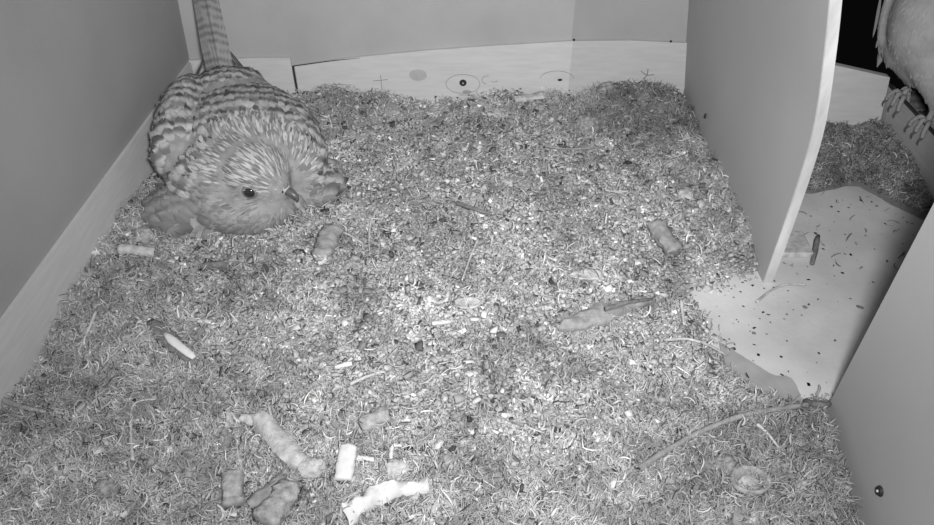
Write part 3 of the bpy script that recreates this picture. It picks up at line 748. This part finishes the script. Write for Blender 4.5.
class Feathers:
    """collects many small curved feathers into one mesh with colour and uv"""
    def __init__(self): self.V = []; self.Q = []; self.T = []; self.U = []
    def add(self, root, d, nrm, L, W, tilt, tonef, droop=.25, nl=6, nw=4, tip=.55, side=0.0):
        d = d.normalized(); s = nrm.cross(d).normalized(); nn = d.cross(s)
        b = len(self.V)
        for i in range(nl + 1):
            v = i / nl
            wv = W * (min(1, .45 + 1.6 * v) if v < .4 else 1) * (1 if v < tip else math.sqrt(max(0.0, 1 - ((v - tip) / (1 - tip)) ** 2)) * .96 + .04)
            hgt = L * (math.sin(tilt) * v - droop * v * v)
            for j in range(nw + 1):
                u = 2 * j / nw - 1
                p = root + d * (L * v) + s * (u * wv * .5 + side * L * v * v) + nn * (hgt - W * .16 * u * u)
                self.V.append(p); self.U.append((u * .5 + .5, v)); self.T.append(tonef(u, v, p))
        for i in range(nl):
            for j in range(nw):
                a = b + i * (nw + 1) + j; self.Q.append((a, a + 1, a + nw + 2, a + nw + 1))
    def build(self, name, parent, label=None, kind=None):
        V = np.array([tuple(v) for v in self.V]); U = np.array(self.U, float)
        me = npmesh(name, V, np.array(self.Q), np.array(self.T), U)
        return link(name, me, M['feather'], parent=parent, smooth=True, label=label, kind=kind)
def sample_surface(me, spacing, keep, tries):
    """poisson-like points on a mesh: (position, normal)"""
    me.calc_loop_triangles(); tris = me.loop_triangles; vs = me.vertices
    areas = np.array([t.area for t in tris]); cum = np.cumsum(areas) / areas.sum()
    pick = np.searchsorted(cum, RNG.random(tries)); cell = {}; out = []
    for k in pick:
        t = tris[min(int(k), len(tris) - 1)]; a, b, c = (vs[i].co for i in t.vertices)
        r1, r2 = random.random(), random.random(); q = math.sqrt(r1)
        p = a * (1 - q) + b * (q * (1 - r2)) + c * (q * r2)
        sp = keep(p, t.normal) * spacing
        if sp <= 0: continue
        key = (int(p.x / .01), int(p.y / .01), int(p.z / .01)); ok = True
        for dx in (-1, 0, 1):
            for dy in (-1, 0, 1):
                for dz in (-1, 0, 1):
                    for o in cell.get((key[0] + dx, key[1] + dy, key[2] + dz), ()):
                        if (o - p).length_squared < sp * sp: ok = False; break
                    if not ok: break
                if not ok: break
            if not ok: break
        if ok: cell.setdefault(key, []).append(p); out.append((p, (vs[t.vertices[0]].normal + vs[t.vertices[1]].normal + vs[t.vertices[2]].normal).normalized()))
    return out
def sphere(name, c, r, m, parent, sc=(1, 1, 1), R=None, label=None):
    bm = bmesh.new(); bmesh.ops.create_uvsphere(bm, u_segments=20, v_segments=14, radius=r)
    mt = Matrix.Translation(c) @ (R.to_4x4() if R else Matrix()) @ Matrix.Diagonal((*sc, 1)); bmesh.ops.transform(bm, matrix=mt, verts=bm.verts)
    me = bpy.data.meshes.new(name); bm.to_mesh(me); bm.free(); return link(name, me, M[m], parent=parent, smooth=True, label=label)

def sitting_kestrel():
    I = Matrix.Identity(3)
    root = empty('kestrel', Vector((-.235, .64, 0)), 'barred falcon sitting low on the litter in the left rear corner, facing right', 'bird')
    hc = Vector((-.206, .580, .044)); hf = Vector((.86, -.46, -.16)).normalized(); hb = basis(hf)
    hs = -(hb @ Vector((0, 1, 0)))       # the side of the head turned to the lens
    EYE = hc + hf * .0145 + hs * .030 + (hb @ Vector((0, 0, 1))) * .004
    hu = hb @ Vector((0, 0, 1))
    sp = Vector((-.30, .95, .0)).normalized(); sb = basis(sp)
    balls = [
        (Vector((-.240, .660, .034)), (.100, .075, .056), sb),        # trunk
        (Vector((-.232, .618, .030)), (.066, .074, .046), sb),        # shoulders
        (Vector((-.262, .708, .052)), (.060, .050, .040), sb),        # rump
        (Vector((-.296, .668, .042)), (.088, .033, .052), basis((-.1, 1, 0))),   # right wing
        (Vector((-.188, .660, .026)), (.080, .034, .050), basis((-.36, 1, 0))),  # left wing
        (Vector((-.165, .610, .010)), (.034, .030, .018), I),
        (Vector((-.225, .574, .016)), (.054, .040, .026), I),         # breast
        (Vector((-.280, .570, .010)), (.042, .036, .020), I),
        (hc, (.034, .031, .031), hb),                               # skull
        (hc - hf * .014 + Vector((-.006, .014, -.004)), (.040, .040, .036), hb),  # nape
        (hc - hu * .018 - hf * .004, (.034, .036, .026), hb), (hc - hu * .022 - hf * .020, (.036, .036, .024), hb),         # cheek and throat
        (hc + hf * .023 - hu * .002, (.016, .015, .0145), hb),         # face
    ]
    body = blob_body(balls, .0026, 12)
    bob_me = body; bobj = link('body', body.copy(), M['under'], parent=root, smooth=True)
    bbase = hc + hf * .036 - hu * .002            # base of the bill
    F = Feathers()
    taild = Vector((-.28, .92, .30))
    def flow(p, n):
        hd = (p - hc).length
        k = max(0.0, min(1.0, (.056 - hd) / .014))
        d = (p - bbase).normalized() * k + taild * (1 - k)
        # wings flow outward a bit
        if k < .5:
            off = (p.x + .240 + .3 * (p.y - .65)); d = d + Vector((.9 * off / .09 * .28, 0, 0))
            if p.y < .60: d = d + Vector((2.2 * off, -.2, -.3))
        d = d - n * d.dot(n)
        return d.normalized(), k
    # back and wing coverts
    def keep_body(p, n):
        if n.z < -.35 or p.z < -.006: return 0
        hd = (p - hc).length
        if hd < .038: return 0
        return .75 if hd < .062 else 1
    pts = sample_surface(bob_me, .0052, keep_body, 60000)
    for p, n in pts:
        d, k = flow(p, n); jit = random.uniform(-.14, .14)
        hd = (p - hc).length
        s0 = (p - hc).dot(Vector((-.25, .96, 0))) + .12 * abs(p.x + .24)
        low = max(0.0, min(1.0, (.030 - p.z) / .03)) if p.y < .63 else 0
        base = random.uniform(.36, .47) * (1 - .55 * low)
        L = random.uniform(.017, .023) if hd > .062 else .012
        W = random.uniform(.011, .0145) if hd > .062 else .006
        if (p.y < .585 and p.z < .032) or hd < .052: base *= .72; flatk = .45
        else: flatk = 1.0
        ph = random.uniform(-.20, .20); kk = random.uniform(.5, .85) * flatk
        def tone(u, v, q, base=base, ph=ph, low=low, L=L):
            s = (q - hc).dot(Vector((-.25, .96, .25))) - .35 * abs(q.x + .24) * 0
            w = math.sin(2 * math.pi * (s / .0165 + ph - .16 * u * u + .5 * mnoise.noise(q * 28)))
            dark = 1 / (1 + math.exp(-7 * (w - .15 + .5 * abs(u))))
            t = base * (1 - (kk - .1 * low) * dark)
            if abs(u) < .12: t *= .9
            if v > .9: t *= 1.12
            return t
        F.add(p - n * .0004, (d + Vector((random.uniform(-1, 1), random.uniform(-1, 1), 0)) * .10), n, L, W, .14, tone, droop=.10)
    F.build('back_plumage', root, kind='stuff', label='pale and dark barred back and wing feathers')
    # head: fine streaks fanning back from the bill
    G = Feathers()
    def keep_head(p, n):
        hd = (p - hc).length
        if hd > .062 or n.z < -.75: return 0
        if (p - bbase).length < .0085: return 0
        if (p - EYE).length < .0085: return 0
        return 1
    hpts = sample_surface(bob_me, .0017, keep_head, 90000)
    for p, n in hpts:
        d, k = flow(p, n); rel = p - hc
        upf = rel.dot(hu) / .031; fr = rel.dot(hf) / .03
        crown = max(0.0, min(1.0, upf * 1.6 + .25)); r = random.random()
        nearb = max(0.0, 1 - (p - bbase).length / .016)
        eyev = (p - EYE); ed = eyev.length
        mous = math.exp(-((rel.dot(hf) - .020) / .005) ** 2) * max(0.0, min(1.0, (-rel.dot(hu) + .003) / .006)) * max(0.0, min(1.0, (rel.dot(hu) + .022) / .006))
        if crown > .4: base = random.uniform(.38, .58) if r < .55 else random.uniform(.17, .28)
        elif r < .2: base = random.uniform(.20, .28)
        else: base = random.uniform(.29, .38)
        base = base * (1 - .40 * mous) * (1 - .35 * math.exp(-(ed / .009) ** 2)) + .22 * nearb * (1 - mous)
        if upf < -.35: base *= max(.5, 1 + .6 * (upf + .35))
        L = .0125 if crown > .4 else .0085
        if nearb > .3: L *= .5
        def tone(u, v, q, base=base): return base * (1 - .25 * (abs(u) < .2) * (v > .3))
        G.add(p - n * .0003, d + Vector((random.uniform(-1, 1), random.uniform(-1, 1), random.uniform(-1, 1))) * .10, n, L * random.uniform(.8, 1.2), random.uniform(.0013, .0021) * (1 + max(0, rel.length - .036) / .022 * (1 if rel.dot(hf) < .004 else 0)), .10, tone, droop=.07, nl=3, nw=2)
    G.build('head_plumage', root, kind='stuff', label='fine streaked pale crown and cheek feathers')
    # tail: long barred feathers raised into the corner
    tb = Vector((-.270, .722, .072))
    tend = on_y(201, -28, .800)
    for k in range(8):
        T = Feathers(); u0 = (k - 3.5) / 3.5
        a = tb + Vector((.012 * u0, -.004, -.002 * abs(u0))); e = tend + Vector((.0095 * u0, -.001 * k, -.004 * abs(u0)))
        Lt = (e - a).length
        def tone(u, v, q, k=k):
            s = (v * Lt) / .0095; w = math.sin(2 * math.pi * s + 1.2 * u * u)
            t = .25 * (1 - .5 / (1 + math.exp(-8 * (w - .45))))
            if abs(u) < .10: t *= .6
            return t
        up_ = Vector((0, -.0012, .0008)) * (3.5 - abs(k - 3.5)); T.add(a + up_, e - a, Vector((0, -.45, .9)) , Lt, .0125 if k in (3, 4) else .0100, 0, tone, droop=0, nl=30, nw=6, tip=.93)
        T.build('tail_feather', root)
    # long dark flight feathers crossing over the tail base and along the flanks
    def flight(pa, pb, wdt, base, nrm=Vector((0, -.4, .9)), droop=0.0, dark=.6, n=''):
        T = Feathers(); Lf = (pb - pa).length
        def tone(u, v, q):
            w = math.sin(2 * math.pi * (v * Lf / .012) + .8 * u)
            return base * (1 - .45 * dark / (1 + math.exp(-7 * (w - .2)))) * (.75 if u > .5 else 1)
        T.add(pa, pb - pa, nrm, Lf, wdt, 0, tone, droop=droop, nl=16, nw=4, tip=.6); T.build('flight_feather', root)
    for k in range(3):
        flight(Vector((-.318 + .003 * k, .665, .046 + .003 * k)), Vector((-.306 + .004 * k, .765 + .003 * k, .078 + .006 * k)), .006, .12, Vector((-.6, -.3, .8)))
        flight(Vector((-.205 - .004 * k, .690, .054 + .003 * k)), Vector((-.274 - .002 * k, .760 - .004 * k, .104 - .004 * k)), .0045, .10, Vector((.5, -.4, .8)))
    # loose fringe on the left wing (towards the room) and under the breast
    for k in range(26):
        t = k / 25; a = Vector((-.182 + .014 * t, .585 + .070 * t, .026 - .004 * t)); ang = math.radians(-48 + 62 * t + random.uniform(-8, 8))
        L = random.uniform(.020, .036); b = a + Vector((math.cos(ang) * L, math.sin(ang) * L, -.014 + .004 * random.random()))
        flight(a, b, random.uniform(.005, .009), random.uniform(.20, .32), Vector((.2, -.2, 1)), droop=.06, dark=.6)
    for k in range(22):
        t = k / 21; a = Vector((-.325 + .09 * t, .590 - .035 * math.sin(t * 2.2), .014)); ang = math.radians(-150 + 75 * t + random.uniform(-10, 10))
        L = random.uniform(.020, .030); b = a + Vector((math.cos(ang) * L, math.sin(ang) * L, -.009))
        flight(a, b, .011, random.uniform(.20, .28), Vector((-.2, -.4, 1)), droop=.05, dark=.5)
    # eye, ring, bill
    bvh = BVHTree.FromPolygons([v.co for v in body.vertices], [list(q.vertices) for q in body.polygons])
    q0 = EYE + hs * .03; loc, nn, _, _ = bvh.ray_cast(q0, -hs)
    Rn = nn.to_track_quat('Z', 'Y').to_matrix()
    sphere('eye_ring', loc - nn * .0012, .0072, 'lid', root, (1.1, 1.0, .45), Rn, label='dark skin ring round the eye')
    sphere('eyelid', loc - nn * .0003, .0061, 'rim', root, (1.08, .96, .42), Rn)
    sphere('eye', loc + nn * .0004, .0054, 'eye', root, (1.05, .95, .55), Rn, label='glossy dark eye')
    l2, n2, _, _ = bvh.ray_cast(EYE - hs * .09, hs)
    if l2: sphere('eye', l2 - n2 * .0003, .0044, 'eye', root, (1.05, .95, .55), n2.to_track_quat('Z', 'Y').to_matrix(), label='glossy dark eye')
    # cere and hooked bill
    b0 = bbase - hf * .003 + hu * .001
    sphere('cere', b0 + hf * .0018 + hu * .0018, .0060, 'cere', root, (1.2, .92, .92), hb, label='pale skin at the base of the bill')
    nst = b0 + hf * .0030 + hs * .0054 + hu * .0028; sphere('nostril', nst, .0012, 'eye', root, label='small dark nostril')
    P = []; rad = []
    for i in range(12):
        t = i / 11; P.append(b0 + hf * (.004 + .0125 * math.sin(t * 1.5)) + hu * (.0016 - .0022 * t - .0062 * t ** 4)); rad.append(.0048 * (1 - t) ** .6 + .0003)
    V, Fq = tube(P, rad, 16, 1.0); link('upper_bill', pymesh('upper_bill', V, Fq), M['beak'], parent=root, smooth=True, label='dark hooked upper bill')
    P = []; rad = []
    for i in range(8):
        t = i / 7; P.append(b0 + hf * (.000 + .0095 * t) - hu * (.0042 + .0006 * t)); rad.append(.0032 * (1 - t) ** .6 + .0003)
    V, Fq = tube(P, rad, 12, .7); link('lower_bill', pymesh('lower_bill', V, Fq), M['lid'], parent=root, smooth=True)
    return root
sitting_kestrel()

def perched_kestrel():
    I = Matrix.Identity(3)
    f1 = on_x(903, 96, XO + .0045); f2 = on_x(925, 127, XO + .0045)
    f1 = Vector((XO + .0045, f1.y, etop(f1.y))); f2 = Vector((XO + .0045, f2.y, etop(f2.y)))
    root = empty('kestrel', Vector((XO + .0045, (f1.y + f2.y) / 2, etop((f1.y + f2.y) / 2))), 'pale-bellied falcon perched on the low entrance board at top right', 'bird')
    c0 = Vector((XO + .004, .676, .170)); ax = basis((.10, .12, 1), Vector((1, 0, 0)))
    hd = c0 + Vector((.022, .012, .145)); hfd = Vector((-.75, -.65, -.1)).normalized(); hb = basis(hfd)
    k1 = f1 + Vector((.004, .000, .024)); k2 = f2 + Vector((.004, .004, .026))
    def lim(a, b, r0, r1, n=6):
        return [(a.lerp(b, i / n), (r0 + (r1 - r0) * i / n,) * 3, I) for i in range(n + 1)]
    balls = [
        (c0, (.066, .048, .050), ax),
        (c0 + Vector((.006, .006, .050)), (.052, .047, .046), ax),
        (c0 + Vector((.014, .010, .100)), (.036, .034, .034), ax),
        (c0 + Vector((-.024, .032, .016)), (.070, .012, .024), ax),
        (c0 + Vector((.004, .0, -.048)), (.030, .038, .034), ax),
        (hd, (.029, .026, .025), hb), (hd + hfd * .018 - Vector((0, 0, .003)), (.014, .013, .012), hb),
    ] + lim(c0 + Vector((-.014, .010, -.040)), k1, .026, .0100) + lim(c0 + Vector((-.006, -.022, -.040)), k2, .026, .0100)
    body = blob_body(balls, .003, 10); link('body', body.copy(), M['under2'], parent=root, smooth=True)
    # fine belly plumage
    F = Feathers()
    pts = sample_surface(body, .0032, lambda p, n: 1 if n.dot(Vector((-.5, -.8, .2))) > -.35 else 0, 50000)
    for p, n in pts:
        d = Vector((0, -.02, -1)); d = d - n * d.dot(n)
        if d.length < .1: continue
        base = random.uniform(.35, .38) * (.85 if p.z < .125 else 1)
        F.add(p - n * .0008, d + Vector((random.uniform(-1, 1), random.uniform(-1, 1), 0)) * .10, n, random.uniform(.010, .014), random.uniform(.0035, .0055), .07, lambda u, v, q, base=base: base * (.93 if abs(u) < .12 else 1), droop=.08, nl=4, nw=2)
    F.build('belly_plumage', root, kind='stuff', label='smooth pale breast and belly feathers')
    # folded wings and tail
    for s, pa, pb in ((1, c0 + Vector((-.040, .030, .075)), c0 + Vector((-.026, .036, -.074))), (-1, c0 + Vector((.062, -.030, .075)), c0 + Vector((.070, -.024, -.070)))):
        for k in range(6):
            T = Feathers(); Lf = (pb - pa).length * (1 - .06 * k); a = pa + Vector((.0018 * k * s, .002 * k, 0))
            T.add(a, pb - pa, Vector((-.75 * s, -.65, 0)), Lf, .012, 0, lambda u, v, q: .26 * (1 - .35 / (1 + math.exp(-7 * (math.sin(v * 50) - .3)))), nl=18, nw=4, tip=.6, droop=.01)
            T.build('wing_feather', root)
    T = Feathers(); a = on_y(881, -5, .700); b = on_y(875.5, 38, .700)
    T.add(a, b - a, Vector((-.3, -.9, .2)), (b - a).length, .0030, 0, lambda u, v, q: .20, nl=10, nw=2, tip=.3, droop=.02, side=-.05); T.build('loose_feather', root)
    for k in range(6):
        T = Feathers(); a = c0 + Vector((.024 + .003 * k, .026, -.03)); b = a + Vector((.035 + .004 * k, .05, -.12))
        T.add(a, b - a, Vector((.2, .9, .2)), .13, .013, 0, lambda u, v, q: .24 * (1 - .5 * (math.sin(v * 60) > .4)), nl=20, nw=4, tip=.93, droop=0); T.build('tail_feather', root)
    # legs: bare tarsus, toes clasping the board, claws
    for kn, ft in ((k1, f1), (k2, f2)):
        ank = ft + Vector((0, 0, .0050)); P = [kn.lerp(ank, i / 6) for i in range(7)]
        V, Fq = tube(P, [.0060, .0046, .0034, .0030, .0029, .0031, .0036], 12, .9); leg = link('leg', pymesh('leg', V, Fq), M['foot'], parent=root, smooth=True)
        for j, (dx, dy) in enumerate(((-.0085, -.013), (-.013, -.001), (-.0095, .011), (.011, .001))):
            o = Vector((dx, dy, 0)); sg = -1 if dx < 0 else 1
            edge = sg * .0072
            q = [ank + Vector((0, 0, -.0015)), ank + Vector((dx * .45, dy * .6, .0012)), Vector((ft.x + edge, ft.y + dy * .9, ft.z + .0012)), Vector((ft.x + edge * 1.15, ft.y + dy * 1.05, ft.z - .0035)), Vector((ft.x + edge * 1.1, ft.y + dy * 1.1, ft.z - .0065))]
            PP = interp(q, 4); n = len(PP); V, Fq = tube(PP, [.0026 * (1 + .12 * math.sin(i * 1.9)) * (1 - .25 * i / n) for i in range(n)], 10)
            link('toe', pymesh('toe', V, Fq), M['foot'], parent=leg, smooth=True)
            e = q[-1]; cl = interp([e, e + Vector((edge * .35, 0, -.004)), e + Vector((edge * .15, 0, -.0085))], 4); n = len(cl)
            V, Fq = tube(cl, [.0016 * (1 - i / n) + .0001 for i in range(n)], 8)
            link('claw', pymesh('claw', V, Fq), M['claw'], parent=leg, smooth=True, label='dark curved claw')
    # head details, outside the frame but real
    hs = hb @ Vector((0, 1, 0))
    for s in (-1, 1): sphere('eye', hd + hfd * .010 + hs * .0225 * s + Vector((0, 0, .003)), .0044, 'eye', root)
    P = []; rad = []
    for i in range(10):
        t = i / 9; P.append(hd + hfd * (.028 + .014 * math.sin(t * 1.45)) + Vector((0, 0, -.002 - .010 * t * t))); rad.append(.0055 * (1 - t) ** .62 + .0003)
    V, Fq = tube(P, rad, 14); link('bill', pymesh('bill', V, Fq), M['beak'], parent=root, smooth=True)
    return root
perched_kestrel()
